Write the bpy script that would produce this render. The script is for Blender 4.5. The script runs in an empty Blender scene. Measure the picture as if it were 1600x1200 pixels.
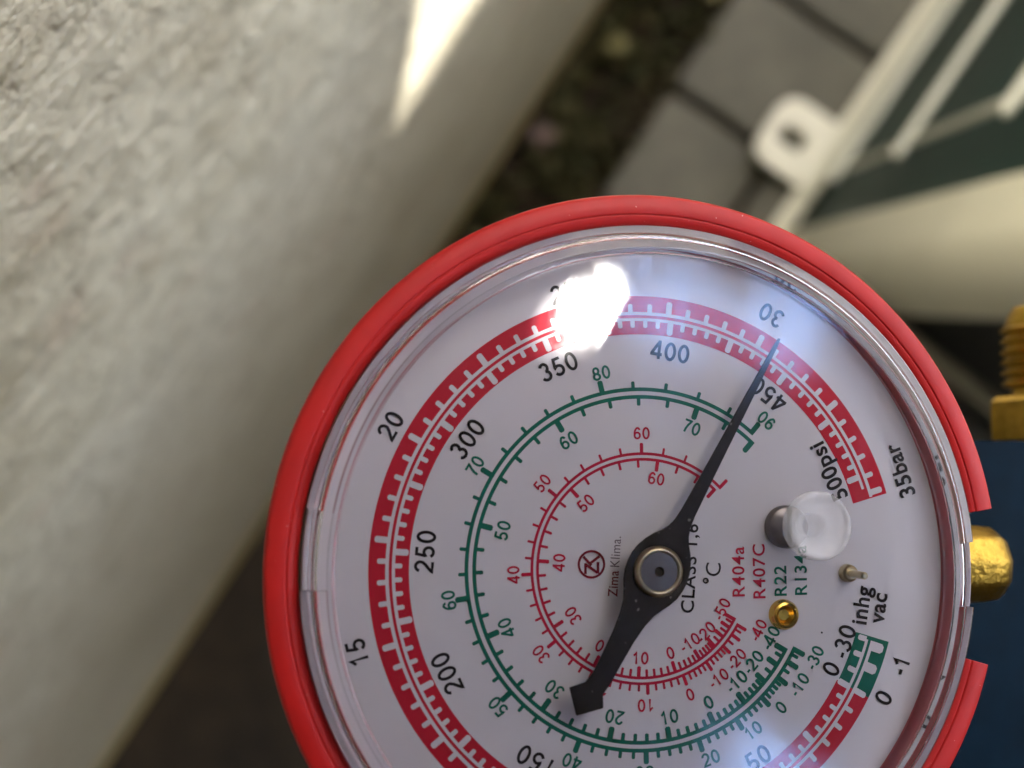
import bpy, bmesh, math, random
from mathutils import Vector, Matrix, noise
random.seed(7)
S = bpy.context.scene
COL = S.collection
R_ = math.radians

# ------------------------------------------------------------------ camera, sky, sun, exposure
SUN = Vector((.207, .458, .865)).normalized()          # direction towards the sun
EXPOSURE = 3.0
SKY = .15
SUN_W = 5.0
FPX = 1900.0                                            # focal length in pixels of the 1600 px wide photo
down = Vector((17 / FPX, 130 / FPX, -1)).normalized()   # straight down, seen from the camera
zc = -down
xc = Vector((.83, -.55, 0)); xc = (xc - xc.dot(zc) * zc).normalized()
yc = zc.cross(xc)
ROT = Matrix((xc, yc, zc))                              # camera -> world
CAM = Vector((0, 0, .9))
cam = bpy.data.cameras.new('camera')
cam.sensor_fit = 'HORIZONTAL'; cam.sensor_width = 36; cam.lens = 36 * FPX / 1600
cam.clip_start = .004; cam.clip_end = 200
cam.dof.use_dof = True; cam.dof.focus_distance = .125; cam.dof.aperture_fstop = 16.5; cam.dof.aperture_blades = 0
camo = bpy.data.objects.new('camera', cam); COL.objects.link(camo)
camo.matrix_world = Matrix.Translation(CAM) @ ROT.to_4x4()
S.camera = camo
S.render.resolution_x, S.render.resolution_y = 1024, 768

w = bpy.data.worlds.new('World'); S.world = w; w.use_nodes = True
wn = w.node_tree
sky = wn.nodes.new('ShaderNodeTexSky'); sky.sky_type = 'NISHITA'; sky.sun_disc = False; sky.dust_density = 4.0
sky.sun_elevation = math.asin(SUN.z); sky.sun_rotation = math.atan2(SUN.x, SUN.y)
bg = wn.nodes['Background']; bg.inputs['Strength'].default_value = SKY
wn.links.new(sky.outputs[0], bg.inputs['Color'])
sl = bpy.data.lights.new('sun', 'SUN'); sl.energy = SUN_W; sl.angle = R_(.5); sl.color = (1, .95, .87)
so = bpy.data.objects.new('sun', sl); COL.objects.link(so)
so.rotation_euler = SUN.to_track_quat('Z', 'Y').to_euler(); so.location = SUN * 6
S.view_settings.view_transform = 'Standard'; S.view_settings.look = 'None'
S.view_settings.exposure = EXPOSURE; S.view_settings.gamma = 1
S.render.engine = 'CYCLES'
S.cycles.max_bounces = 16; S.cycles.transparent_max_bounces = 24; S.cycles.transmission_bounces = 12
S.cycles.glossy_bounces = 6; S.cycles.diffuse_bounces = 5
S.cycles.caustics_refractive = True; S.cycles.caustics_reflective = True

# ------------------------------------------------------------------ helpers
def tag(o, label=None, cat=None, group=None, kind=None):
    if label: o['label'] = label
    if cat: o['category'] = cat
    if group: o['group'] = group
    if kind: o['kind'] = kind
    return o
def empty(name, loc=(0, 0, 0), mat=None):
    o = bpy.data.objects.new(name, None); COL.objects.link(o); o.empty_display_size = .01
    if mat is not None: o.matrix_world = mat
    else: o.location = loc
    return o
def link(name, me, mat=None, parent=None, smooth=False, bevel=0, angle=35):
    o = bpy.data.objects.new(name, me); COL.objects.link(o)
    if mat is not None and not me.materials: me.materials.append(mat)
    if parent: o.parent = parent
    if smooth:
        for p in me.polygons: p.use_smooth = True
        me.set_sharp_from_angle(angle=R_(angle))
    if bevel:
        b = o.modifiers.new('bevel', 'BEVEL'); b.width = bevel; b.segments = 3; b.limit_method = 'ANGLE'
        b.harden_normals = False
        for p in me.polygons: p.use_smooth = True
        me.set_sharp_from_angle(angle=R_(40))
    return o
def pyd(name, V, F, mat=None, parent=None, **k):
    me = bpy.data.meshes.new(name); me.from_pydata(V, [], F); me.update()
    return link(name, me, mat, parent, **k)
def bmo(name, bm, mat=None, parent=None, **k):
    bmesh.ops.recalc_face_normals(bm, faces=bm.faces[:])
    me = bpy.data.meshes.new(name); bm.to_mesh(me); bm.free()
    return link(name, me, mat, parent, **k)
def boxv(x0, x1, y0, y1, z0, z1):
    V = [(x, y, z) for z in (z0, z1) for y in (y0, y1) for x in (x0, x1)]
    F = [(0, 2, 3, 1), (4, 5, 7, 6), (0, 1, 5, 4), (2, 6, 7, 3), (0, 4, 6, 2), (1, 3, 7, 5)]
    return V, F
def box(name, b, mat, parent=None, **k):
    V, F = boxv(*b); return pyd(name, V, F, mat, parent, **k)
def tube(V, F, pts, r, seg=10, caps=True):
    """append a round tube along pts to V,F"""
    n0 = len(V); pts = [Vector(p) for p in pts]; N = len(pts)
    rr = r if isinstance(r, (list, tuple)) else [r] * N
    t0 = (pts[1] - pts[0]).normalized()
    a = t0.orthogonal().normalized()
    for i, p in enumerate(pts):
        t = (pts[min(i + 1, N - 1)] - pts[max(i - 1, 0)]).normalized()
        a = (a - a.dot(t) * t).normalized(); b = t.cross(a)
        for j in range(seg):
            th = 2 * math.pi * j / seg
            V.append(tuple(p + (a * math.cos(th) + b * math.sin(th)) * rr[i]))
    for i in range(N - 1):
        for j in range(seg):
            k = (j + 1) % seg
            F.append((n0 + i * seg + j, n0 + i * seg + k, n0 + (i + 1) * seg + k, n0 + (i + 1) * seg + j))
    if caps:
        F.append(tuple(n0 + j for j in reversed(range(seg))))
        F.append(tuple(n0 + (N - 1) * seg + j for j in range(seg)))
MM = .001
def lathe(name, prof, mat, parent, a0=0, a1=360, seg=160, closed=False, centre=(0, 0), smooth=True, angle=35, zoff=0):
    """revolve (r,z) mm profile about local z; angles clockwise from dial-up. closed: profile is a loop"""
    full = abs(a1 - a0) >= 359.99
    n = seg if full else seg + 1
    V = []; F = []; m = len(prof)
    for i in range(n):
        a = R_(a0 + (a1 - a0) * i / seg)
        for r, z in prof:
            V.append(((centre[0] + r * math.sin(a)) * MM, (centre[1] + r * math.cos(a)) * MM, (z + zoff) * MM))
    for i in range(seg):
        i2 = (i + 1) % n
        for j in range(m if closed else m - 1):
            j2 = (j + 1) % m
            F.append((i * m + j, i * m + j2, i2 * m + j2, i2 * m + j))
    if not full and closed:
        F.append(tuple(range(m))); F.append(tuple(reversed(range((n - 1) * m, n * m))))
    bm = bmesh.new(); me = bpy.data.meshes.new(name); me.from_pydata(V, [], F)
    bm.from_mesh(me); bpy.data.meshes.remove(me)
    bmesh.ops.remove_doubles(bm, verts=bm.verts[:], dist=1e-8)
    return bmo(name, bm, mat, parent, smooth=smooth, angle=angle)

# ------------------------------------------------------------------ materials
def mat(name, col=(.5, .5, .5), rough=.5, metal=0., spec=.5, coat=0., sub=0.):
    m = bpy.data.materials.new(name); m.use_nodes = True
    b = m.node_tree.nodes['Principled BSDF']
    b.inputs['Base Color'].default_value = (*col, 1); b.inputs['Roughness'].default_value = rough
    b.inputs['Metallic'].default_value = metal; b.inputs['Specular IOR Level'].default_value = spec
    b.inputs['Coat Weight'].default_value = coat
    return m
def nd(m, t, **k):
    n = m.node_tree.nodes.new(t)
    for a, v in k.items():
        if a in n.inputs: n.inputs[a].default_value = v
        else: setattr(n, a, v)
    return n
def lk(m, a, b): m.node_tree.links.new(a, b)
def bsdf(m): return m.node_tree.nodes['Principled BSDF']
def objco(m, scale=(1, 1, 1)):
    tc = nd(m, 'ShaderNodeTexCoord'); mp = nd(m, 'ShaderNodeMapping'); mp.inputs['Scale'].default_value = scale
    lk(m, tc.outputs['Object'], mp.inputs['Vector']); return mp.outputs[0]
def nz(m, vec, scale, detail=3, rough=.55, dist=0.):
    n = nd(m, 'ShaderNodeTexNoise'); n.inputs['Scale'].default_value = scale; n.inputs['Detail'].default_value = detail
    n.inputs['Roughness'].default_value = rough; n.inputs['Distortion'].default_value = dist
    lk(m, vec, n.inputs['Vector']); return n.outputs['Fac']
def ramp(m, fac, stops):
    r = nd(m, 'ShaderNodeValToRGB'); e = r.color_ramp.elements
    e[0].position, e[0].color = stops[0][0], (*stops[0][1], 1)
    e[1].position, e[1].color = stops[-1][0], (*stops[-1][1], 1)
    for p, c in stops[1:-1]:
        q = e.new(p); q.color = (*c, 1)
    lk(m, fac, r.inputs[0]); return r.outputs[0]
def mixc(m, fac, a, b, mode='MIX'):
    n = nd(m, 'ShaderNodeMix', data_type='RGBA', blend_type=mode)
    if isinstance(fac, float): n.inputs[0].default_value = fac
    else: lk(m, fac, n.inputs[0])
    for i, v in ((6, a), (7, b)):
        if isinstance(v, tuple): n.inputs[i].default_value = (*v, 1)
        else: lk(m, v, n.inputs[i])
    return n.outputs[2]
def bump(m, h, strength, dist, prev=None):
    b = nd(m, 'ShaderNodeBump'); b.inputs['Strength'].default_value = strength; b.inputs['Distance'].default_value = dist
    lk(m, h, b.inputs['Height'])
    if prev is not None: lk(m, prev, b.inputs['Normal'])
    return b.outputs[0]
def speckle(m, base, scale, amt, rb=None, bumpd=0, bs=.3):
    """gentle tonal mottling and micro relief"""
    co = objco(m)
    n = nz(m, co, scale, 4)
    a = tuple(c * (1 - amt) for c in base); b = tuple(min(1, c * (1 + amt)) for c in base)
    lk(m, ramp(m, n, [(.3, a), (.7, b)]), bsdf(m).inputs['Base Color'])
    if rb:
        r = nd(m, 'ShaderNodeMapRange'); r.inputs[3].default_value, r.inputs[4].default_value = rb
        lk(m, nz(m, co, scale * 2.7, 3), r.inputs[0]); lk(m, r.outputs[0], bsdf(m).inputs['Roughness'])
    if bumpd: lk(m, bump(m, nz(m, co, scale * 5, 2), bs, bumpd), bsdf(m).inputs['Normal'])
    return m
M = {}
M['dial'] = speckle(mat('dial_white', (.71, .695, .735), .45, 0., .2), (.71, .695, .735), 120, .02)
M['black_ink'] = mat('black_ink', (.012, .011, .016), .5, 0., .15)
M['red_ink'] = mat('red_ink', (.56, .012, .035), .5, 0., .15)
M['pink_ink'] = mat('scarlet_ink', (.52, .012, .05), .5, 0., .15)
M['green_ink'] = mat('green_ink', (.003, .15, .10), .5, 0., .15)
M['maroon_ink'] = mat('maroon_ink', (.2, .008, .022), .5, 0., .15)
M['grey_ink'] = mat('grey_ink', (.09, .06, .09), .5, 0., .15)
M['white_ink'] = mat('white_ink', (.71, .695, .735), .45, 0., .2)
M['needle'] = speckle(mat('needle_black', (.012, .011, .013), .42, 0., .2), (.012, .011, .013), 900, .3, (.35, .55), .00002)
M['rubber'] = speckle(mat('red_rubber', (.38, .007, .006), .46, spec=.28), (.36, .007, .006), 160, .12, (.34, .56), .00004, .2)
def specks(m, scale, thr, col):
    b = bsdf(m).inputs['Base Color']; prev = b.links[0].from_socket
    f = ramp(m, nz(m, objco(m), scale, 1, .5), [(thr, (0, 0, 0)), (thr + .03, (1, 1, 1))])
    lk(m, mixc(m, f, prev, col), b)
specks(M['needle'], 1500, .735, (.22, .21, .2)); specks(M['rubber'], 2600, .775, (.5, .2, .18))
M['case'] = mat('red_case_paint', (.50, .11, .13), .4)
M['brass'] = speckle(mat('brass', (.36, .22, .035), .3, 1), (.36, .22, .035), 300, .35, (.22, .46), .00025, .5)
M['gold'] = mat('gold_rivet', (.72, .47, .09), .22, 1)
M['steel'] = speckle(mat('dull_nickel', (.40, .36, .31), .3, 1), (.20, .18, .17), 700, .12, (.25, .4), .00002)
M['pale_brass'] = mat('pale_brass', (.55, .47, .30), .3, 1)
M['anodised'] = speckle(mat('blue_anodised', (.0003, .008, .018), .38, 0., .06), (.0003, .008, .018), 220, .2, (.4, .5), .00002)
m = mat('frosted_plug', (.62, .60, .62), .3); M['frost'] = m
tr = nd(m, 'ShaderNodeBsdfTransparent', Color=(.95, .95, .95, 1)); mx = nd(m, 'ShaderNodeMixShader', Fac=.27)
lk(m, tr.outputs[0], mx.inputs[1]); lk(m, bsdf(m).outputs[0], mx.inputs[2]); lk(m, mx.outputs[0], m.node_tree.nodes['Material Output'].inputs[0])
M['rim_underlay'] = mat('pale_rim_underlay', (.50, .44, .50), .6)
M['dark'] = mat('hole_dark', (.004, .004, .004), .8)

def clear_window():
    m = bpy.data.materials.new('clear_lens'); m.use_nodes = True; t = m.node_tree
    t.nodes.remove(t.nodes['Principled BSDF'])
    fr = nd(m, 'ShaderNodeFresnel', IOR=1.5)
    tr = nd(m, 'ShaderNodeBsdfTransparent', Color=(.965, .962, .972, 1))
    gl = nd(m, 'ShaderNodeBsdfAnisotropic'); gl.inputs['Roughness'].default_value = .06
    co = objco(m)
    lk(m, bump(m, nz(m, co, 60, 2), .06, .0003), gl.inputs['Normal'])
    rr = nd(m, 'ShaderNodeMapRange'); rr.inputs[1].default_value = .4; rr.inputs[2].default_value = .7; rr.inputs[3].default_value = .045; rr.inputs[4].default_value = .19
    lk(m, nz(m, objco(m, (1, 2.4, 1)), 110, 5, .65, .8), rr.inputs[0]); lk(m, rr.outputs[0], gl.inputs['Roughness'])
    mx = nd(m, 'ShaderNodeMixShader')
    lk(m, fr.outputs[0], mx.inputs[0]); lk(m, tr.outputs[0], mx.inputs[1]); lk(m, gl.outputs[0], mx.inputs[2])
    lk(m, mx.outputs[0], t.nodes['Material Output'].inputs[0]); return m
M['lens'] = clear_window()
def clear_rim():
    m = mat('clear_rim', (.97, .96, .97), .04)
    b = bsdf(m); b.inputs['Transmission Weight'].default_value = 1; b.inputs['IOR'].default_value = 1.45
    co = objco(m); lk(m, bump(m, nz(m, co, 500, 2), .05, .0001), b.inputs['Normal'])
    return m
M['rim'] = clear_rim()

# plaster wall: beige paint over fine roughcast, ochre band along the foot
m = mat('beige_plaster', (.45, .42, .33), .75); M['plaster'] = m
co = objco(m); st = objco(m, (1, .62, 1))
c = ramp(m, nz(m, co, 9, 5, .6), [(.25, (.48, .44, .325)), (.5, (.54, .50, .38)), (.75, (.59, .555, .435))])
c = mixc(m, ramp(m, nz(m, co, 60, 4, .6, .6), [(.48, (0, 0, 0)), (.68, (.75, .75, .75))]), c, (.40, .355, .25))
c = mixc(m, ramp(m, nz(m, co, 33, 3, .6), [(.60, (0, 0, 0)), (.70, (.3, .3, .3))]), c, (.46, .32, .23))
sp = nd(m, 'ShaderNodeSeparateXYZ'); lk(m, co, sp.inputs[0])
mr = nd(m, 'ShaderNodeMapRange'); mr.inputs[1].default_value = .075; mr.inputs[2].default_value = .02
lk(m, sp.outputs[2], mr.inputs[0])
c = mixc(m, mr.outputs[0], c, (.52, .40, .15))
lk(m, c, bsdf(m).inputs['Base Color'])
b1 = bump(m, nz(m, st, 70, 4, .6), .8, .0045)
b2 = bump(m, nz(m, co, 600, 3, .55), .8, .0009, bump(m, nz(m, st, 230, 3, .5, .4), 1., .0021, b1))
lk(m, b2, bsdf(m).inputs['Normal'])

m = mat('grey_paver', (.16, .15, .135), .85); M['paver'] = m
co = objco(m)
c = ramp(m, nz(m, co, 18, 5, .65), [(.3, (.11, .107, .086)), (.7, (.185, .178, .138))])
lk(m, mixc(m, ramp(m, nz(m, co, 420, 2), [(.45, (0, 0, 0)), (.7, (.5, .5, .5))]), c, (.09, .085, .08)), bsdf(m).inputs['Base Color'])
lk(m, bump(m, nz(m, co, 300, 4), .6, .002), bsdf(m).inputs['Normal'])
m = mat('dark_soil', (.03, .024, .018), .95); M['soil'] = m
co = objco(m)
lk(m, ramp(m, nz(m, co, 40, 6, .7), [(.3, (.013, .009, .005)), (.6, (.038, .025, .012)), (.8, (.07, .044, .02))]), bsdf(m).inputs['Base Color'])
lk(m, bump(m, nz(m, co, 130, 6, .7), .9, .01), bsdf(m).inputs['Normal'])
m = mat('grass', (.06, .08, .02), .7); M['grass'] = m
oi = nd(m, 'ShaderNodeNewGeometry')
lk(m, ramp(m, oi.outputs['Random Per Island'], [(0, (.045, .05, .016)), (.6, (.07, .075, .022)), (1, (.13, .10, .04))]), bsdf(m).inputs['Base Color'])
M['leaf'] = speckle(mat('dry_leaf', (.075, .045, .035), .7), (.075, .045, .035), 90, .3)
M['leaf2'] = speckle(mat('yellow_leaf', (.17, .15, .05), .7), (.17, .15, .05), 90, .3)
M['cream'] = speckle(mat('cream_paint', (.84, .82, .68), .38), (.84, .82, .68), 14, .04, (.33, .48), .0002, .1)
M['wire'] = speckle(mat('wire_coat', (.78, .79, .70), .4), (.78, .79, .70), 40, .06)
M['blackplastic'] = speckle(mat('black_plastic', (.012, .012, .012), .6), (.012, .012, .012), 80, .2)
M['edge_strip'] = speckle(mat('grey_beige_plastic', (.34, .33, .27), .5), (.34, .33, .27), 50, .05)
m = mat('coil_fins', (.02, .045, .045), .45, .3); M['coil'] = m
co = objco(m)
wv = nd(m, 'ShaderNodeTexWave'); wv.bands_direction = 'Y'; wv.inputs['Scale'].default_value = 180; lk(m, co, wv.inputs['Vector'])
lk(m, ramp(m, wv.outputs['Fac'], [(.2, (.004, .020, .019)), (.8, (.02, .10, .09))]), bsdf(m).inputs['Base Color'])
lk(m, bump(m, wv.outputs['Fac'], .8, .002), bsdf(m).inputs['Normal'])
M['blocker'] = speckle(mat('blocker_brown', (.075, .062, .052), .8), (.075, .062, .052), 12, .25)  # finish of the added light-blocking boards
m = bpy.data.materials.new('opal_sheet'); m.use_nodes = True; M['opal'] = m  # added translucent sheet, a soft light source overhead
t = m.node_tree; t.nodes.remove(t.nodes['Principled BSDF'])
tl = nd(m, 'ShaderNodeBsdfTranslucent', Color=(.74, .78, .86, 1)); df = nd(m, 'ShaderNodeBsdfDiffuse', Color=(.6, .7, .85, 1))
mx = nd(m, 'ShaderNodeMixShader', Fac=.25); lk(m, tl.outputs[0], mx.inputs[1]); lk(m, df.outputs[0], mx.inputs[2])
lk(m, mx.outputs[0], t.nodes['Material Output'].inputs[0])

m = M['opal'].copy(); m.name = 'blue_opal_sheet'; M['opal_blue'] = m  # added panes tinted blue for the bluish patches reflected in the lens
for n_ in m.node_tree.nodes:
    if 'Color' in n_.inputs: n_.inputs['Color'].default_value = (.52, .70, 1, 1)

# ------------------------------------------------------------------ the place: soil, paving, wall, added shade rig
soil = pyd('ground', [(-6, -6, -.012), (6, -6, -.012), (6, 6, -.012), (-6, 6, -.012)], [(0, 1, 2, 3)], M['soil'])
tag(soil, kind='structure')
paving = empty('paving', (.006, .19, 0)); tag(paving, kind='structure')
def paver_mesh(L, W):
    bm = bmesh.new(); bmesh.ops.create_cube(bm, size=1)
    for v in bm.verts:
        v.co = Vector((v.co.x * L + L / 2, v.co.y * W + W / 2, v.co.z * .05 - .027))
    bmesh.ops.bevel(bm, geom=bm.edges[:], offset=.003, segments=2, affect='EDGES')
    bmesh.ops.recalc_face_normals(bm, faces=bm.faces[:])
    me = bpy.data.meshes.new('paver'); bm.to_mesh(me); bm.free(); me.materials.append(M['paver']); return me
PL, PW, GAP = .198, .098, .0075
pm = paver_mesh(PL - GAP, PW - GAP); ph = paver_mesh(PL / 2 - GAP - .006, PW - GAP)
for j in range(-3, 9):
    x = 0.
    if j % 2: 
        o = link('paver', ph, parent=paving); o.location = (0, j * PW + GAP / 2, random.uniform(-.0015, .0015)); x = PL / 2 - .006
        if j > 0: o.scale.x = 1.75; x = (PL / 2 - .006) * 1.75
    while x < .95:
        o = link('paver', pm, parent=paving)
        o.location = (x, j * PW + GAP / 2, random.uniform(-.002, .002)); o.rotation_euler = (random.uniform(-.006, .006), random.uniform(-.006, .006), random.uniform(-.006, .006))
        x += PL

V, F = boxv(-.271, -.071, -2.5, 2.5, -.05, 2.6)
wall = pyd('house_wall', V, F, M['plaster'])
box('shade_wall', (-.0705, 1.4, -.95, -.75, -.05, 2.6), M['plaster'], wall)  # added unseen wall that darkens the lower end
tag(wall, 'beige roughcast plaster house wall with a sunlit patch, left of the gauge', 'wall')

# added unseen cover overhead: shapes the shade, the sun patch and the lens reflections
cz = 1.3
shade_rig = empty('shade_rig', (0, 0, cz)); tag(shade_rig, 'added unseen cover overhead that blocks and shapes the sunlight, with translucent panes', 'shade_rig')
def sunhit(x, y, z): t = (cz - z) / SUN.z; return (x + SUN.x * t, y + SUN.y * t)
def sheet(name, poly, matl, z0=0., z1=.004):
    n = len(poly); V = [(x, y, z0) for x, y in poly] + [(x, y, z1) for x, y in poly]
    F = [tuple(reversed(range(n))), tuple(range(n, 2 * n))] + [(i, (i + 1) % n, n + (i + 1) % n, n + i) for i in range(n)]
    return pyd(name, V, F, matl, shade_rig)
HX, HY = sunhit(.0060, .0044, .7821)                    # added hole, placed so one sunbeam makes the lens glare
hx, hy = .0011, .0032
p0, p1 = sunhit(-.071, .027, .466), sunhit(-.071, .053, .546)
sl_ = lambda x: p0[1] + (x - p0[0]) * (p1[1] - p0[1]) / (p1[0] - p0[0])   # slanting end of the inner boards
xe = p0[0]
sheet('shade_board', [(-.069, -.9), (HX - hx, -.9), (HX - hx, sl_(HX - hx)), (-.069, sl_(-.069))], M['blocker'])
sheet('shade_board', [(HX - hx, -.9), (HX + hx, -.9), (HX + hx, HY - hy), (HX + hx * .1, HY - hy * 1.5), (HX - hx, HY - hy * .7)], M['blocker'])
xb, ym = HX + hx + .0015, .42
sheet('shade_board', [(HX - hx, HY + hy * .8), (HX - hx * .2, HY + hy * .6), (HX + hx, HY + hy * 1.3), (HX + hx, ym), (HX - hx, ym)], M['blocker'])
sheet('shade_board', [(HX + hx, -.9), (xb, -.9), (xb, ym), (HX + hx, ym)], M['blocker'])
sheet('shade_board', [(HX - hx, ym), (xb, ym), (xb, 1.5), (xe, 1.5), (xe, p0[1]), (HX - hx, sl_(HX - hx))], M['blocker'])
panes = [(xb + .003, .200, .283, .345), (.213, .27, .322, .40), (.325, .40, .06, .125), (.46, 1.05, .28, 1.1)]  # added panes: light for the dial, pale patches in the lens
xs = sorted({xb, 1.2, *[v for p in panes for v in p[:2]]})
for i in range(len(xs) - 1):
    cx_ = (xs[i] + xs[i + 1]) / 2; y = -.9
    for p in sorted([p for p in panes if p[0] < cx_ < p[1]], key=lambda p: p[2]):
        sheet('shade_board', [(xs[i], y), (xs[i + 1], y), (xs[i + 1], p[2]), (xs[i], p[2])], M['blocker']); y = p[3]
    sheet('shade_board', [(xs[i], y), (xs[i + 1], y), (xs[i + 1], 1.5), (xs[i], 1.5)], M['blocker'])
V, F = boxv(1.2, 1.22, -.9, .6, -1.3, 0); pyd('side_blocker', V, F, M['blocker'], shade_rig)  # added unseen board, keeps low side light off the wall
for p in panes:
    sheet('light_pane', [(p[0] - .003, p[2] - .003), (p[1] + .003, p[2] - .003), (p[1] + .003, p[3] + .003), (p[0] - .003, p[3] + .003)], M['opal' if p[0] > .41 else 'opal_blue'], .0045, .0075)

# grass, moss and leaves in the soil strip along the wall
V = []; F = []
for i in range(2600):
    x = random.uniform(-.068, .004); y = random.uniform(-.05, .55)
    if noise.noise(Vector((x * 22, y * 22, 3))) < -.05 and random.random() < .8: continue
    h = random.uniform(.006, .028); a = random.uniform(0, 6.28); wd = random.uniform(.001, .0025)
    dx, dy = math.cos(a) * wd, math.sin(a) * wd; lx, ly = random.uniform(-.012, .012), random.uniform(-.012, .012)
    k = len(V)
    V += [(x - dx, y - dy, -.013), (x + dx, y + dy, -.013), (x + dx * .7 + lx * .5, y + dy * .7 + ly * .5, h * .6), (x - dx * .7 + lx * .5, y - dy * .7 + ly * .5, h * .6), (x + lx * 1.4, y + ly * 1.4, h)]
    F += [(k, k + 1, k + 2, k + 3), (k + 3, k + 2, k + 4)]
g = pyd('grass', V, F, M['grass']); tag(g, 'patchy green grass and moss in the soil strip beside the wall', 'grass', kind='stuff')
def leaf(loc, size, rz, matl, label):
    V = []; F = []; n = 8
    for i in range(n + 1):
        t = i / n; wd = math.sin(math.pi * t ** .8) * .42
        for s in (-1, -.5, 0, .5, 1):
            V.append((s * wd * size, (t - .5) * size, (.12 * s * s + .1 * math.sin(t * 5)) * size * .8))
    for i in range(n):
        for j in range(4): F.append((i * 5 + j, i * 5 + j + 1, i * 5 + j + 6, i * 5 + j + 5))
    o = pyd('fallen_leaf', V, F, matl, smooth=True); o.location = loc; o.rotation_euler = (.1, .15, rz)
    sd = o.modifiers.new('thick', 'SOLIDIFY'); sd.thickness = .0006
    tag(o, label, 'leaf', 'fallen leaves on the soil strip')
leaf((-.055, .108, .014), .022, .6, M['leaf'], 'reddish brown dry leaf on the soil close to the wall foot')
leaf((-.045, .19, .012), .018, 2.1, M['leaf2'], 'yellowish leaf in the grass near the wall, above the reddish leaf')
leaf((-.012, .262, .012), .024, 1.2, M['leaf2'], 'yellowish leaf in the grass beside the paving edge')

# ------------------------------------------------------------------ outdoor unit of the air conditioner
ac = empty('outdoor_unit', (.13, .08, 0)); tag(ac, 'cream air conditioner outdoor unit with wire guard over dark coil', 'air conditioner')
def rbox(name, b, matl, bev, seg=4):
    V, F = boxv(*b); me = bpy.data.meshes.new(name); me.from_pydata(V, [], F)
    bm = bmesh.new(); bm.from_mesh(me); bpy.data.meshes.remove(me)
    bmesh.ops.bevel(bm, geom=bm.edges[:], offset=bev, segments=seg, affect='EDGES', clamp_overlap=True)
    return bmo(name, bm, matl, ac, smooth=True)
# coordinates relative to the unit's base corner (x away from the wall, y along it)
# corner post: rounded vertical profile from the coil edge round onto the end panel
prof = [(.016, .066), (.002, .066), (0, .064)]
for i in range(9):
    a = R_(i * 90 / 8); prof.append((.022 - .022 * math.cos(a), .040 - .022 * math.sin(a)))
prof += [(.032, .018), (.032, .028), (.024, .028), (.012, .044)]
n = len(prof)
V = [(x, y, .027) for x, y in prof] + [(x, y, .60) for x, y in prof]
F = [(i, (i + 1) % n, n + (i + 1) % n, n + i) for i in range(n)] + [tuple(reversed(range(n))), tuple(range(n, 2 * n))]
bm = bmesh.new(); me = bpy.data.meshes.new('x'); me.from_pydata(V, [], F); bm.from_mesh(me)
bmo('corner_panel', bm, M['cream'], ac, smooth=True)
rbox('base_pan', (-.010, .004, .004, .80, .004, .020), M['cream'], .005)
rbox('top_panel', (-.004, .305, -.004, .805, .602, .63), M['cream'], .008)
rbox('end_panel', (.002, .30, .785, .80, .047, .60), M['cream'], .003)
rbox('front_panel', (.285, .302, .002, .784, .047, .60), M['cream'], .003)
rbox('side_cover', (.0322, .30, .021, .04, .027, .60), M['blackplastic'], .006)
box('coil', (.010, .045, .067, .783, .004, .60), M['coil'], ac)
def wire(a, b, r=.0042):
    V = []; F = []; a = Vector(a); b = Vector(b); d = (b - a).normalized()
    tube(V, F, [a, a + d * r * .3, a + d * r, b - d * r, b - d * r * .3, b], [r * .35, r * .8, r, r, r * .8, r * .35], 10)
    pyd('guard_wire', V, F, M['wire'], ac, smooth=True, angle=60)
for z in (.104, .238, .386, .54): wire((-.006, .094, z), (-.006, .78, z), .003)
for y in (.111, .31, .51, .71): wire((.0005, y, .027), (.0005, y, .59), .0025)
# mounting foot: rounded plate with a slot, reaching towards the wall
def foot(y):
    x0, x1, hw = -.054, .004, .026
    out = []; N = 10
    for i in range(N + 1): a = R_(90 + 90 * i / N); out.append((x0 + .015 + .015 * math.cos(a), y + hw - .015 + .015 * math.sin(a)))
    for i in range(N + 1): a = R_(180 + 90 * i / N); out.append((x0 + .015 + .015 * math.cos(a), y - hw + .015 + .015 * math.sin(a)))
    out = [(x1, y + hw)] + out + [(x1, y - hw)]
    slot = []
    cx_, cy_ = -.032, y
    for i in range(len(out)):
        dx, dy = out[i][0] - cx_, out[i][1] - cy_; l = math.hypot(dx, dy); ax, ay = dx / l, dy / l
        k = min(.012 / max(abs(ax), 1e-6), .0065 / max(abs(ay), 1e-6)); k = min(k, .0125)
        slot.append((cx_ + ax * k, cy_ + ay * k))
    n = len(out); V = []; F = []
    for z in (.004, .018):
        V += [(x, yy, z) for x, yy in out] + [(x, yy, z) for x, yy in slot]
    for i in range(n):
        j = (i + 1) % n
        F += [(i, j, n + j, n + i), (2 * n + i, 2 * n + j, 3 * n + j, 3 * n + i)[::-1], (i, 2 * n + i, 2 * n + j, j), (n + i, n + j, 3 * n + j, 3 * n + i)]
    bm = bmesh.new(); me = bpy.data.meshes.new('x'); me.from_pydata(V, [], F); bm.from_mesh(me)
    bmo('foot', bm, M['cream'], ac, bevel=.002)
foot(.124); foot(.66)

vc = empty('valve_cover', (.2, .0, .30)); tag(vc, 'black plastic valve cover behind the red gauge rim', 'valve cover')
V, F = boxv(-.065, .012, -.045, .050, -.3, .02)
me = bpy.data.meshes.new('x'); me.from_pydata(V, [], F); bm = bmesh.new(); bm.from_mesh(me)
bmesh.ops.bevel(bm, geom=bm.edges[:], offset=.008, segments=3, affect='EDGES')
bmo('cover_shell', bm, M['blackplastic'], vc, smooth=True)
V = []; F = []; tube(V, F, [(.16, -.20, .32), (.16, -.06, .32), (.16, .00, .32)], .006, 12)

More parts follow.
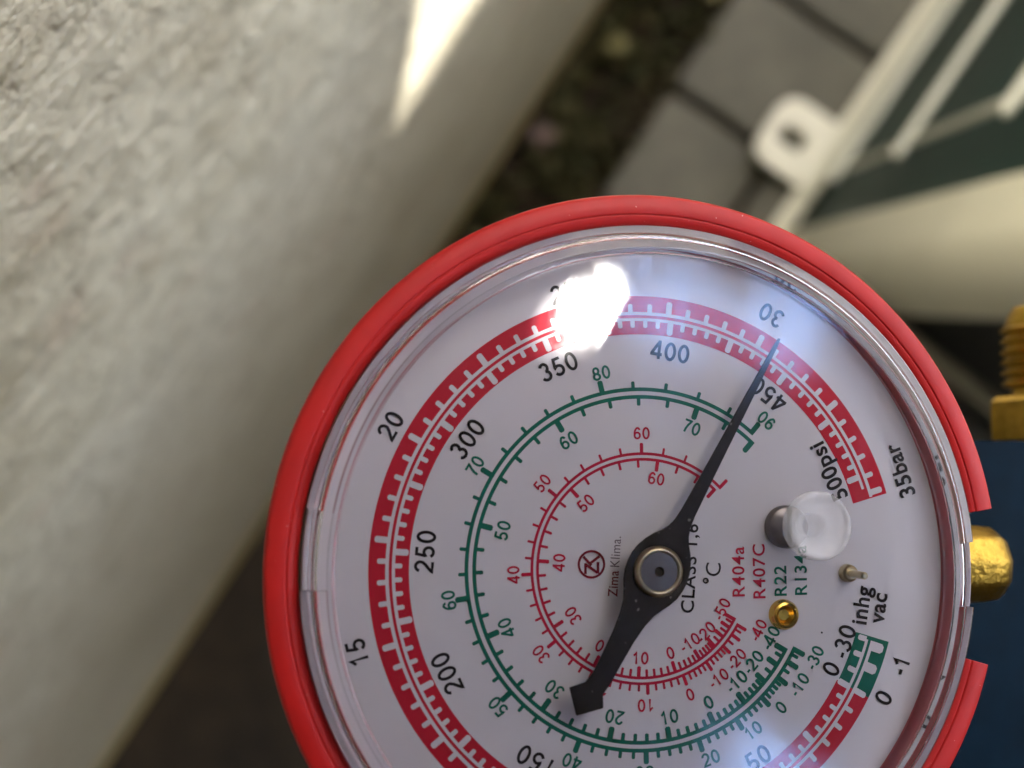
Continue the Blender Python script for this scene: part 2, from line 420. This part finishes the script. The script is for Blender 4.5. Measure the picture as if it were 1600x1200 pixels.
# ------------------------------------------------------------------ pressure gauge (local frame: x dial right, y dial up, z out of the dial)
nrm = Vector((.187, .08, 1)).normalized()
ctr = .122 * Vector(((1005.5 - 800) / FPX, -(887.2 - 600) / FPX, -1))
uy = Vector((-1, 0, 0)); uy = (uy - uy.dot(nrm) * nrm).normalized(); ux = uy.cross(nrm)
fr = Matrix((ROT @ ux, ROT @ uy, ROT @ nrm)).transposed().to_4x4()
GM = Matrix.Translation(CAM + ROT @ ctr) @ fr
gauge = empty('pressure_gauge', mat=GM)
tag(gauge, 'round refrigerant pressure gauge in a red rubber boot, needle near 30 bar', 'pressure gauge')

# rubber boot, open at the stem
lathe('boot', [(34.1, -24), (36.4, -24), (37.1, -22), (37.4, -19), (37.42, 2.1), (37.38, 2.55), (37.22, 2.85), (36.95, 3.0), (35.45, 3.12), (35.34, 3.08), (35.28, 2.98), (35.2, 2.98), (35.12, 3.06), (34.9, 3.04), (34.45, 2.85), (34.2, 2.5), (34.12, 1.2)],
      M['rubber'], gauge, -164.2, 171.0, 240, closed=True, angle=50)
bv = bpy.data.objects['boot'].modifiers.new('bevel', 'BEVEL'); bv.width = .0007; bv.segments = 4; bv.limit_method = 'ANGLE'; bv.angle_limit = R_(80)
lathe('case', [(0, -22), (32.5, -22), (33.3, -21), (33.6, -18), (33.75, 1.2), (33.75, 2.5), (32.95, 2.5), (32.9, 2.4), (32.85, -.3), (0, -.3)], M['case'], gauge)
lathe('rim_underlay', [(32.97, 2.52), (33.05, 2.62), (33.85, 2.62), (33.9, 2.5), (33.9, 1.3)], M['rim_underlay'], gauge)  # added ring, its pale colour stands in for reflections in the clear rim
dial = lathe('dial', [(0, 0), (32.45, 0), (32.45, -.25), (0, -.25)], M['dial'], gauge)

# ---- print on the dial
def ang(P): return -150.4 + (8.973 * P if P >= 0 else 11.9 * P)
def pt(a, r, z): a = R_(a); return (r * math.sin(a) * MM, r * math.cos(a) * MM, z * MM)
def arc(name, a0, a1, r0, r1, z, matl, parent=None):
    n = max(4, int(abs(a1 - a0) / 1.2)); V = []; F = []
    for i in range(n + 1):
        a = a0 + (a1 - a0) * i / n; V += [pt(a, r0, z), pt(a, r1, z)]
    for i in range(n): F.append((2 * i, 2 * i + 1, 2 * i + 3, 2 * i + 2))
    return V, F
def join(name, items, matl):
    V = []; F = []
    for v, f in items:
        k = len(V); V += v; F += [tuple(k + i for i in q) for q in f]
    bm = bmesh.new(); me = bpy.data.meshes.new('x'); me.from_pydata(V, [], F); bm.from_mesh(me); bpy.data.meshes.remove(me)
    for f in bm.faces:
        f.normal_update()
        if f.normal.z < 0: f.normal_flip()
    me = bpy.data.meshes.new(name); bm.to_mesh(me); bm.free()
    return link(name, me, matl, dial)
def tick(a, r0, r1, wd, z, r_end=0.):
    t = R_(a); s, c = math.sin(t), math.cos(t)
    q = lambda r, k: ((r * s + k * c) * MM, (r * c - k * s) * MM, z * MM)
    h = wd / 2
    return [q(r0, -h), q(r1 - h * .5, -h), q(r1, -h * .5), q(r1, h * .5), q(r1 - h * .5, h), q(r0, h)] if r1 > r0 else [q(r0, -h), q(r1 + h * .5, -h), q(r1, -h * .5), q(r1, h * .5), q(r1 + h * .5, h), q(r0, h)], [(0, 1, 2, 3, 4, 5)]
RB = 27.5
k = RB
z1, z2, z3 = .035, .065, .09
a0, aE, aV = ang(0), 164.4, ang(-1)
join('scale_band', [arc('', a0, aE, k * .857, k, z1, None)], M['red_ink'])
join('vacuum_band', [arc('', aV - .9, a0, k * .862, k, z1, None)], M['green_ink'])
items = [arc('', aV, aE - .3, k * .9285, k * .9406, z2, None), arc('', aV, aE - 2.6, k * .9065, k * .9175, z2, None)]
P = -.5
for i in range(-2, 71):
    P = i * .5; lg = (i % 5 == 0) or i == -2
    items.append(tick(ang(P) + (1.1 if i == -2 else 0) - (.55 if i == 70 else 0), k * .938, k * (.985 if lg or i < 0 else .970), 1.0 if i < 0 else .62 if lg else .5, z3))
for i in range(-6, 101):
    if i < 0: a = ang(i * 5 / 30.) if i % 2 == 0 else None; lg = False
    else: a = ang(i * 5 / 14.504); lg = i % 5 == 0
    if a is None: continue
    if i == 100: a -= .2
    items.append(tick(a, k * .909, k * (.861 if lg else .875 if i < 0 else .881), .62 if lg else .56 if i < 0 else .46, z3))
join('band_tick_marks', items, M['white_ink'])

def cat(T, tab):
    ts = sorted(tab); i = max(0, min(len(ts) - 2, sum(1 for t in ts if t <= T) - 1))
    t0, t1 = ts[i], ts[i + 1]; u = (T - t0) / (t1 - t0)
    d = lambda j: (tab[ts[min(j + 1, len(ts) - 1)]] - tab[ts[max(j - 1, 0)]]) / (ts[min(j + 1, len(ts) - 1)] - ts[max(j - 1, 0)])
    m0, m1 = d(i) * (t1 - t0), d(i + 1) * (t1 - t0); p0, p1 = tab[t0], tab[t1]
    return (2 * u**3 - 3 * u**2 + 1) * p0 + (u**3 - 2 * u**2 + u) * m0 + (-2 * u**3 + 3 * u**2) * p1 + (u**3 - u**2) * m1
ta = {T: ang(P) for T, P in {-30: -.2, -20: .33, -10: 1.0, 0: 1.93, 10: 3.15, 20: 4.72, 30: 6.7, 40: 9.17, 50: 12.18, 60: 15.8, 70: 20.2, 80: 25.3, 90: 31.4}.items()}
tb = {T: ang(P) for T, P in {-40: -.06, -20: 1.45, -10: 2.55, 0: 3.98, 10: 5.8, 20: 8.1, 30: 10.9, 40: 14.3, 50: 18.4, 60: 23.3, 70: 29.0, 74: 31.65}.items()}
tc_ = {-40: -150.0, -20: -136.1, -10: -124.3, 0: -110.5, 10: -91.5, 20: -67.5, 30: -37.7, 40: -2.4, 50: 38.7, 60: 89.4, 68: 136.3}
td = {-50: -151.8, -20: -132.8, -10: -122.2, 0: -107.2, 10: -86.7, 20: -61.5, 30: -31.5, 40: 4.3, 50: 46.5, 60: 98.3, 66: 135.0}
def tscale(name, tab, lo, hi, arcr, sgn, short, long_, wd, wl, matl, coarse):
    """arcr: (inner, outer) radius of the base arc; ticks leave it outwards (sgn 1) or inwards (-1)"""
    it = [arc('', tab[lo], tab[hi], arcr[0], arcr[1], z1, None)]
    base = arcr[1] - .1 if sgn > 0 else arcr[0] + .1
    Ts = [T for T in range(lo, hi + 1) if (T % 2 == 0 if T >= coarse else T % 5 == 0)]
    for T in Ts:
        lg = T % 10 == 0 or T == hi
        e = (wl * .5 / arcr[1]) * 57.3 * (1 if T == lo else -1 if T == hi else 0)
        it.append(tick(cat(T, tab) + e, base, base + sgn * (long_ if lg else short), wl if lg else wd, z2))
    return join(name, it, matl)
tscale('outer_green_scale', ta, -30, 90, (k * .646, k * .660), 1, .72, 1.22, .36, .55, M['green_ink'], -10)
tscale('inner_green_scale', tb, -40, 74, (k * .618, k * .632), -1, .8, 1.22, .38, .58, M['green_ink'], -20)
tscale('outer_red_scale', tc_, -40, 68, (k * .4105, k * .421), 1, .72, 1.05, .25, .36, M['pink_ink'], -20)
tscale('inner_red_scale', td, -50, 66, (k * .390, k * .4005), -1, .8, 1.1, .27, .38, M['pink_ink'], -20)

fcur = bpy.data.curves.new('f', 'FONT'); fobj = bpy.data.objects.new('f', fcur); COL.objects.link(fobj)
def text_mesh(txt, bold, space=1.):
    fcur.body = txt; fcur.size = 1; fcur.offset = bold; fcur.fill_mode = 'FRONT'; fcur.resolution_u = 4; fcur.space_character = space
    bpy.context.view_layer.update()
    dg = bpy.context.evaluated_depsgraph_get()
    return bpy.data.meshes.new_from_object(fobj.evaluated_get(dg), depsgraph=dg)
_t = text_mesh('0', 0.); CAP = max(v.co.y for v in _t.vertices) - min(v.co.y for v in _t.vertices); bpy.data.meshes.remove(_t)
def label(txt, x, y, phi, cap, matl, bold=.012, sx=.95, name='printed_number', z=.1, space=1.05):
    me = text_mesh(txt, bold, space); s = cap / CAP
    xs_ = [v.co.x for v in me.vertices]
    cx_ = (min(xs_) + max(xs_)) / 2; cy_ = CAP * .49
    t = R_(phi); u = (math.cos(t), -math.sin(t)); up = (math.sin(t), math.cos(t))
    for v in me.vertices:
        a, b = (v.co.x - cx_) * s * sx, (v.co.y - cy_) * s
        v.co = Vector(((x + a * u[0] + b * up[0]) * MM, (y + a * u[1] + b * up[1]) * MM, z * MM))
    me.materials.clear()
    return link(name, me, matl, dial)
def ell(cx_, cy_, rx, ry, a0, a1, n=14):
    return [(cx_ + rx * math.cos(R_(a0 + (a1 - a0) * i / n)), cy_ + ry * math.sin(R_(a0 + (a1 - a0) * i / n))) for i in range(n + 1)]
# monoline figures on a .60 x 1 cell (centre lines), y up
DG = {'0': [ell(.3, .5, .245, .44, 90, 450, 28)],
      '1': [[(.10, .70), (.20, .76), (.30, .86), (.345, .95), (.345, .0)]],
      '2': [ell(.30, .68, .23, .255, 170, -28, 14) + [(.40, .42), (.22, .25), (.08, .10), (.055, .055), (.56, .055)]],
      '3': [ell(.28, .715, .20, .22, 160, -80, 14), ell(.285, .285, .235, .23, 85, -160, 16)],
      '4': [[(.43, 0), (.43, .95), (.405, .95), (.03, .31), (.03, .265), (.60, .265)]],
      '5': [[(.52, .945), (.16, .945), (.095, .50)] + ell(.285, .31, .24, .25, 140, -155, 16)],
      '6': [ell(.30, .31, .235, .25, 90, 450, 22), [(.50, .76)] + ell(.32, .72, .185, .22, 20, 110, 6) + ell(.34, .46, .275, .46, 115, 200, 8)],
      '7': [[(.045, .945), (.55, .945), (.54, .90), (.38, .62), (.27, .32), (.225, 0)]],
      '8': [ell(.30, .715, .195, .225, 90, 450, 22), ell(.30, .27, .235, .215, 90, 450, 22)],
      '9': [ell(.30, .69, .235, .25, 90, 450, 22), [(.10, .24)] + ell(.28, .28, .185, .22, 200, 290, 6) + ell(.26, .54, .275, .46, -65, 20, 8)],
      '-': [[(.06, .36), (.34, .36)]]}
def strokes(txt, wt):
    """list of (verts2d, faces) of thick strokes and the total width, cap height 1"""
    out = []; x = 0.
    for ch in txt:
        for path in DG[ch]:
            P_ = [Vector((px + x, py_, 0)) for px, py_ in path]; n = len(P_); closed = (P_[0] - P_[-1]).length < 1e-4
            if closed: P_ = P_[:-1]; n -= 1
            V = []; F = []
            for i in range(n):
                if closed: a_, b_ = P_[i - 1], P_[(i + 1) % n]
                else: a_, b_ = P_[max(i - 1, 0)], P_[min(i + 1, n - 1)]
                d0 = (P_[i] - a_); d1 = (b_ - P_[i])
                if d0.length < 1e-6: d0 = d1
                if d1.length < 1e-6: d1 = d0
                d0.normalize(); d1.normalize(); t = (d0 + d1)
                t = t.normalized() if t.length > 1e-4 else d0
                k_ = 1 / max(.45, t.dot(d0)); nn = Vector((-t.y, t.x, 0)) * wt / 2 * min(k_, 1.6)
                V += [P_[i] + nn, P_[i] - nn]
            for i in range(n if closed else n - 1):
                j = (i + 1) % n; F.append((2 * i, 2 * i + 1, 2 * j + 1, 2 * j))
            out.append((V, F))
        x += .44 if ch == '-' else .77
    return out, x - .17
def number(txt, x, y, phi, cap, matl, wt=.162, sx=1., name='printed_number', z=.1):
    st, wdt = strokes(txt, wt); t = R_(phi); u = (math.cos(t), -math.sin(t)); up = (math.sin(t), math.cos(t)); items = []
    for q, (V, F) in enumerate(st):
        W = []
        for v in V:
            a, b = (v.x - wdt / 2) * cap * sx, (v.y - .5) * cap
            W.append(((x + a * u[0] + b * up[0]) * MM, (y + a * u[1] + b * up[1]) * MM, (z + .006 * (q % 2)) * MM))
        items.append((W, F))
    return join(name, items, matl)
def radial(txt, x, y, flip, cap, matl, **kw):
    a = math.degrees(math.atan2(x, y)) + (180 if flip else 0)
    if all(ch in DG for ch in txt): return number(txt, x, y, a, cap, matl, **kw)
    return label(txt, x, y, a, cap, matl, bold=.022)
K, G, RD = M['black_ink'], M['green_ink'], M['pink_ink']
def po(a, r): return (r * math.sin(R_(a)), r * math.cos(R_(a)))
for txt, (x, y), f in [('15', (-7.68, 28.48), 0), ('20', (14.06, 25.47), 0), ('25', (27.58, 8.17), 0), ('30', (25.86, -14.03), 1), ('35bar', (9.79, -28.0), 1),
                       ('-1', (-10.41, -27.52), 1), ('0', (-13.62, -25.57), 1), ('5', po(ang(5), 29.3), 1), ('10', po(ang(10), 29.3), 0),
                       ('150', (-18.58, 11.01), 0), ('200', (-9.85, 19.84), 0), ('250', (1.84, 22.02), 0), ('300', (12.8, 17.91), 0), ('350', (20.11, 8.72), 0),
                       ('400', (21.83, -3.01), 0), ('450', (17.57, -13.53), 1), ('500psi', (9.65, -20.01), 1), ('100', po(ang(6.89), 22.1), 0), ('50', (-19.14, -11.79), 1), ('0', (-10.53, -19.85), 1), ('-30', (-7.84, -21.32), 1)]:
    radial(txt, x, y, f, 1.86 if 'bar' not in txt and 'psi' not in txt else 1.75, K)
label('inhg', -4.1, -23.32, 10, 1.7, K, bold=.022, name='printed_word'); label('vac', -4.46, -25.17, 10, 1.7, K, bold=.022, name='printed_word')
for txt, x, y, f in [('80', 19.54, 4.29, 0), ('70', 10.16, 17.14, 0), ('60', -2.88, 19.69, 0), ('50', -13.18, 14.82, 0), ('40', -18.72, 7.49, 0), ('30', -20.1, .1, 0), ('20', -18.94, -6.78, 1),
                     ('10', -16.4, -11.29, 1), ('0', -14.22, -14.34, 1), ('-10', -12.04, -16.32, 1), ('-30', -9.38, -18.05, 1), ('90', 14.91, -13.28, 1),
                     ('60', 12.74, 7.69, 0), ('70', 14.12, -5.18, 0), ('50', 3.82, 14.38, 0), ('40', -5.64, 14.0, 0), ('30', -11.7, 9.2, 0), ('20', -14.57, 3.12, 0), ('10', -14.76, -2.49, 1),
                     ('0', -13.45, -6.65, 1), ('-10', -11.52, -9.59, 1), ('-20', -9.65, -11.4, 1), ('-40', -7.27, -13.3, 1)]:
    radial(txt, x, y, f, 1.32, G, wt=.172)
for txt, x, y, f in [('60', 13.5, .11, 0), ('50', 8.46, 10.38, 0), ('40', -.5, 13.29, 0), ('30', -8.26, 10.55, 0), ('20', -12.5, 5.0, 0), ('10', -13.55, -.11, 0), ('0', -12.63, -4.71, 1), ('-10', -11.14, -7.7, 1),
                     ('-20', -9.29, -9.63, 1), ('-40', -6.46, -12.0, 1), ('60', 8.91, -1.39, 0), ('50', 6.49, 5.95, 0), ('40', .63, 8.71, 0), ('30', -4.6, 7.3, 0), ('20', -7.8, 4.19, 0),
                     ('10', -8.9, .44, 1), ('0', -8.47, -2.69, 1), ('-10', -7.51, -4.71, 1), ('-20', -6.53, -6.41, 1), ('-50', -4.27, -8.14, 1)]:
    radial(txt, x, y, f, 1.2, RD, wt=.165)
label('Zima', -1.52, 3.17, 4, .98, M['maroon_ink'], bold=.01, sx=.86, name='printed_word')
label('Klima.', 1.65, 2.92, 4, .98, M['grey_ink'], bold=-.004, sx=.86, name='printed_word')
label('CLASS 1,6', -.1, -4.8, 4, 1.35, K, sx=1.0, name='printed_word', space=1.1)
label('o', -1.35, -6.35, 4, .85, K, bold=.02, name='printed_word', space=1); label('C', -.25, -7.3, 4, 1.62, K, bold=0., name='printed_word')
label('R404a', -.5, -9.97, 0, 1.3, RD, sx=1.0, name='printed_word', space=1.12); label('R407C', -.5, -12.2, 0, 1.3, RD, sx=1.0, name='printed_word', space=1.12)
label('R22', -1.5, -14.5, 0, 1.3, G, sx=1.0, name='printed_word', space=1.12, bold=.016); label('R134a', -.45, -16.72, 0, 1.3, G, sx=1.0, name='printed_word', space=1.12, bold=.016)
# emblem: ring with the letters Z and K
V, F = [], []
def strip(p, q, wd, z=.1):
    p = Vector((*p, 0)); q = Vector((*q, 0)); d = (q - p).normalized(); nn = Vector((-d.y, d.x, 0)) * wd / 2
    return [tuple(Vector((v.x, v.y, z)) * MM) for v in (p + nn, p - nn, q - nn, q + nn)], [(0, 1, 2, 3)]
ex, ey = .42, 5.4
ring = []
for i in range(33):
    t = 2 * math.pi * i / 32
    for r in (1.18, 1.42): ring.append(((ex + r * math.cos(t)) * MM, (ey + r * math.sin(t)) * MM, .1 * MM))
items = [(ring, [(2 * i, 2 * i + 1, 2 * i + 3, 2 * i + 2) for i in range(32)])]
E_ = lambda a, b: (ex + a, ey + b)
for j, (p, q) in enumerate([((-.95, .62), (.12, .62)), ((.05, .68), (-.85, -.62)), ((-.92, -.66), (.22, -.66)), ((-.1, .02), (.78, .85)), ((.12, .12), (.80, -.82))]):
    items.append(strip(E_(*p), E_(*q), .27, .1 + .012 * (j + 1)))
join('emblem', items, M['maroon_ink'])
join('printed_dot', [([pt(-160.4, 20.0, .1), pt(-159.9, 20.0, .1), pt(-159.9, 20.2, .1), pt(-160.4, 20.2, .1)], [(0, 1, 2, 3)])], K)
bpy.data.objects.remove(fobj)

# ---- pin, rivet and adjusting screw on the dial
lathe('rivet', [(0, .25), (.55, .25), (.72, .5), (.85, .85), (1.05, 1.0), (1.3, .9), (1.5, .55), (1.55, 0)], M['gold'], gauge, seg=40, centre=(-4.91, -14.75))
lathe('adjusting_screw', [(0, 1.3), (1.75, 1.3), (2.05, 1.15), (2.2, .8), (2.2, 0)], M['steel'], gauge, seg=48, centre=(4.0, -15.1))
bx_ = [(-.25, .25), (-2.1, 2.1)]
V, F = boxv((4.0 - 2.0) * MM, (4.0 + 2.0) * MM, (-15.1 - .25) * MM, (-15.1 + .25) * MM, 1.25 * MM, 1.33 * MM); pyd('screw_slot', V, F, M['dark'], gauge)
lathe('pin_collar', [(0, 1.0), (.6, 1.0), (.85, .8), (.92, .3), (.92, 0)], M['pale_brass'], gauge, seg=32, centre=(-.8, -21.85))
lathe('stop_pin', [(0, 4.1), (.22, 4.08), (.38, 3.9), (.40, 1.0)], M['pale_brass'], gauge, seg=24, centre=(-.8, -21.85))

# ---- needle: a tapering pointer, round boss and square-ended tail, one thin plate
nz0, nz1 = 3.15, 3.5
na = R_(119.4); hc0 = (-.12, -.42)                     # pivot
d_ = (math.sin(na), math.cos(na)); e_ = (math.cos(na), -math.sin(na))
half = [(26.6, .10), (25.8, .2), (20, .4), (12.5, .58), (6.5, .76), (5.3, .9), (4.5, 1.15), (3.8, 1.55), (3.1, 2.1), (2.3, 2.6), (1.3, 3.0), (.4, 3.16), (-.5, 3.16), (-1.4, 3.02), (-2.3, 2.66), (-3.1, 2.2), (-4.0, 1.75), (-5.2, 1.42), (-7.0, 1.18), (-9.5, 1.06), (-11.5, 1.03)]
L_ = [(l, h) for l, h in half]; R2 = [(l, -h) for l, h in half]
tl = [(-12.9, .85), (-14.0, 1.5), (-15.85, -.5), (-13.85, -2.4), (-12.66, -1.25)]   # square tail block, slightly askew
outl = L_ + tl + list(reversed(R2))
n = len(outl); V = []; F = []
for z in (nz0, nz1):
    V += [((hc0[0] + l * d_[0] + h * e_[0]) * MM, (hc0[1] + l * d_[1] + h * e_[1]) * MM, z * MM) for l, h in outl]
F = [tuple(range(n)), tuple(reversed(range(n, 2 * n)))] + [(i, n + i, n + (i + 1) % n, (i + 1) % n) for i in range(n)]
bm = bmesh.new(); me = bpy.data.meshes.new('x'); me.from_pydata(V, [], F); bm.from_mesh(me)
needle = bmo('needle', bm, M['needle'], gauge, bevel=.00008)
hc = lathe('hub_cap', [(.42, 3.2), (.42, 3.92), (.5, 3.98), (1.86, 3.95)], M['steel'], needle, seg=64, centre=hc0)
lathe('hub_rim', [(1.84, 3.85), (1.92, 4.05), (2.08, 4.12), (2.26, 4.06), (2.42, 3.86), (2.5, 3.6), (2.5, 3.45)], M['pale_brass'], needle, seg=64, centre=hc0, angle=60)
lathe('spindle_hole', [(0, 3.6), (.42, 3.6)], M['dark'], needle, seg=24, centre=hc0)
lathe('spindle', [(.9, 3.14), (.9, .02)], M['steel'], needle, seg=24, centre=hc0)

# ---- clear snap-on lens: flat window, thick refracting rim with two tabs, frosted plug
WR = 31.55
lens = lathe('lens_window', [(0, 5.3), (WR, 5.3), (WR, 4.35), (0, 4.35)], M['lens'], gauge, angle=20)
lathe('lens_step', [(30.85, 5.31), (30.92, 5.42), (31.05, 5.44), (31.13, 5.31)], M['rim'], lens, closed=True, angle=60)
def rim_prof(tab):
    if tab: return [(WR + .02, 4.95), (32.1, 4.85), (33.55, 3.9), (33.65, 3.7), (33.65, 2.75), (32.75, 2.75), (32.7, 3.7), (32.4, 4.05), (WR + .02, 4.1)]
    return [(WR + .02, 5.28), (31.75, 5.24), (31.92, 5.12), (33.8, 4.1), (33.97, 3.95), (34.02, 3.7), (34.02, 2.75), (32.75, 2.75), (32.7, 3.8), (32.4, 4.3), (WR + .02, 4.36)]
def rim_seg(a0, a1, tab, seg):
    pr = rim_prof(tab)
    return lathe('lens_rim', pr, M['rim'], lens, a0, a1, seg, closed=True, angle=30)
rim_seg(10.45, 175.8, False, 130); rim_seg(187.05, 357.55, False, 130)
rim_seg(-2.4, 10.4, True, 14); rim_seg(175.85, 187.0, True, 12)
lathe('lens_plug', [(0, 6.4), (1.2, 6.45), (2.1, 6.5), (2.5, 6.65), (2.9, 6.9), (3.2, 6.85), (3.4, 6.5), (3.42, 5.8), (3.3, 5.33), (1.2, 5.33), (1.2, 3.6), (0, 3.6)], M['frost'], lens, seg=56, centre=(4.28, -15.9))

# ---- brass stem leaving the bottom of the case
V = []; F = []
tube(V, F, [(-.9e-3, -33e-3, -11e-3), (-.9e-3, -43e-3, -11e-3), (-.9e-3, -44.6e-3, -11e-3), (-.9e-3, -45.6e-3, -11e-3), (-.9e-3, -46.3e-3, -11e-3)], [.0046, .0046, .0044, .0037, .0024], 10)
pyd('stem', V, F, M['brass'], gauge, bevel=.0004)

# ------------------------------------------------------------------ manifold block with its brass port
man = empty('gauge_manifold', mat=GM @ Matrix.Translation((-.02, -.06, -.045)))
tag(man, 'dark blue anodised manifold block under the gauge stem, with brass hose port', 'manifold')
def mloc(x, y, z): return ((x + 20) * MM, (y + 60) * MM, (z + 45) * MM)
a, b = mloc(-75, -84, -45), mloc(13.7, -41, -17.5)
V, F = boxv(a[0], b[0], a[1], b[1], a[2], b[2])
me = bpy.data.meshes.new('x'); me.from_pydata(V, [], F); bm = bmesh.new(); bm.from_mesh(me)
bmesh.ops.bevel(bm, geom=bm.edges[:], offset=.0022, segments=4, affect='EDGES')
bmo('block', bm, M['anodised'], man, smooth=True)
# port: hexagonal base, then a threaded nipple
py_, pz_ = -65.3, -30
V = []; F = []; tube(V, F, [mloc(13.7, py_, pz_), mloc(14.2, py_, pz_), mloc(19.4, py_, pz_), mloc(20.1, py_, pz_)], [.0062, .0068, .0068, .006], 6)
pyd('port_hexagon', V, F, M['brass'], man)
pts = [(20.1, 3.9), (21.3, 3.9)]; x = 21.3
while x < 29: pts += [(x, 4.5), (x + .35, 5.1), (x + .75, 5.1), (x + 1.1, 4.5)]; x += 1.45
pts += [(31, 4.2), (32.3, 3.4)]
V = []; F = []; tube(V, F, [mloc(p[0], py_, pz_) for p in pts], [p[1] * MM for p in pts], 32)
pyd('port_thread', V, F, M['brass'], man, smooth=True, angle=25)

# tube standing in for the lower edge strip of the black side cover
V = []; F = []
tube(V, F, [(.150, .0895, .30), (.20, .087, .30), (.26, .083, .30), (.36, .078, .30)], .0045, 12)
cd = pyd('edge_strip', V, F, M['edge_strip'], smooth=True); tag(cd, 'thin grey-beige tube standing in for the lower edge strip of the black cover', 'edge_strip')
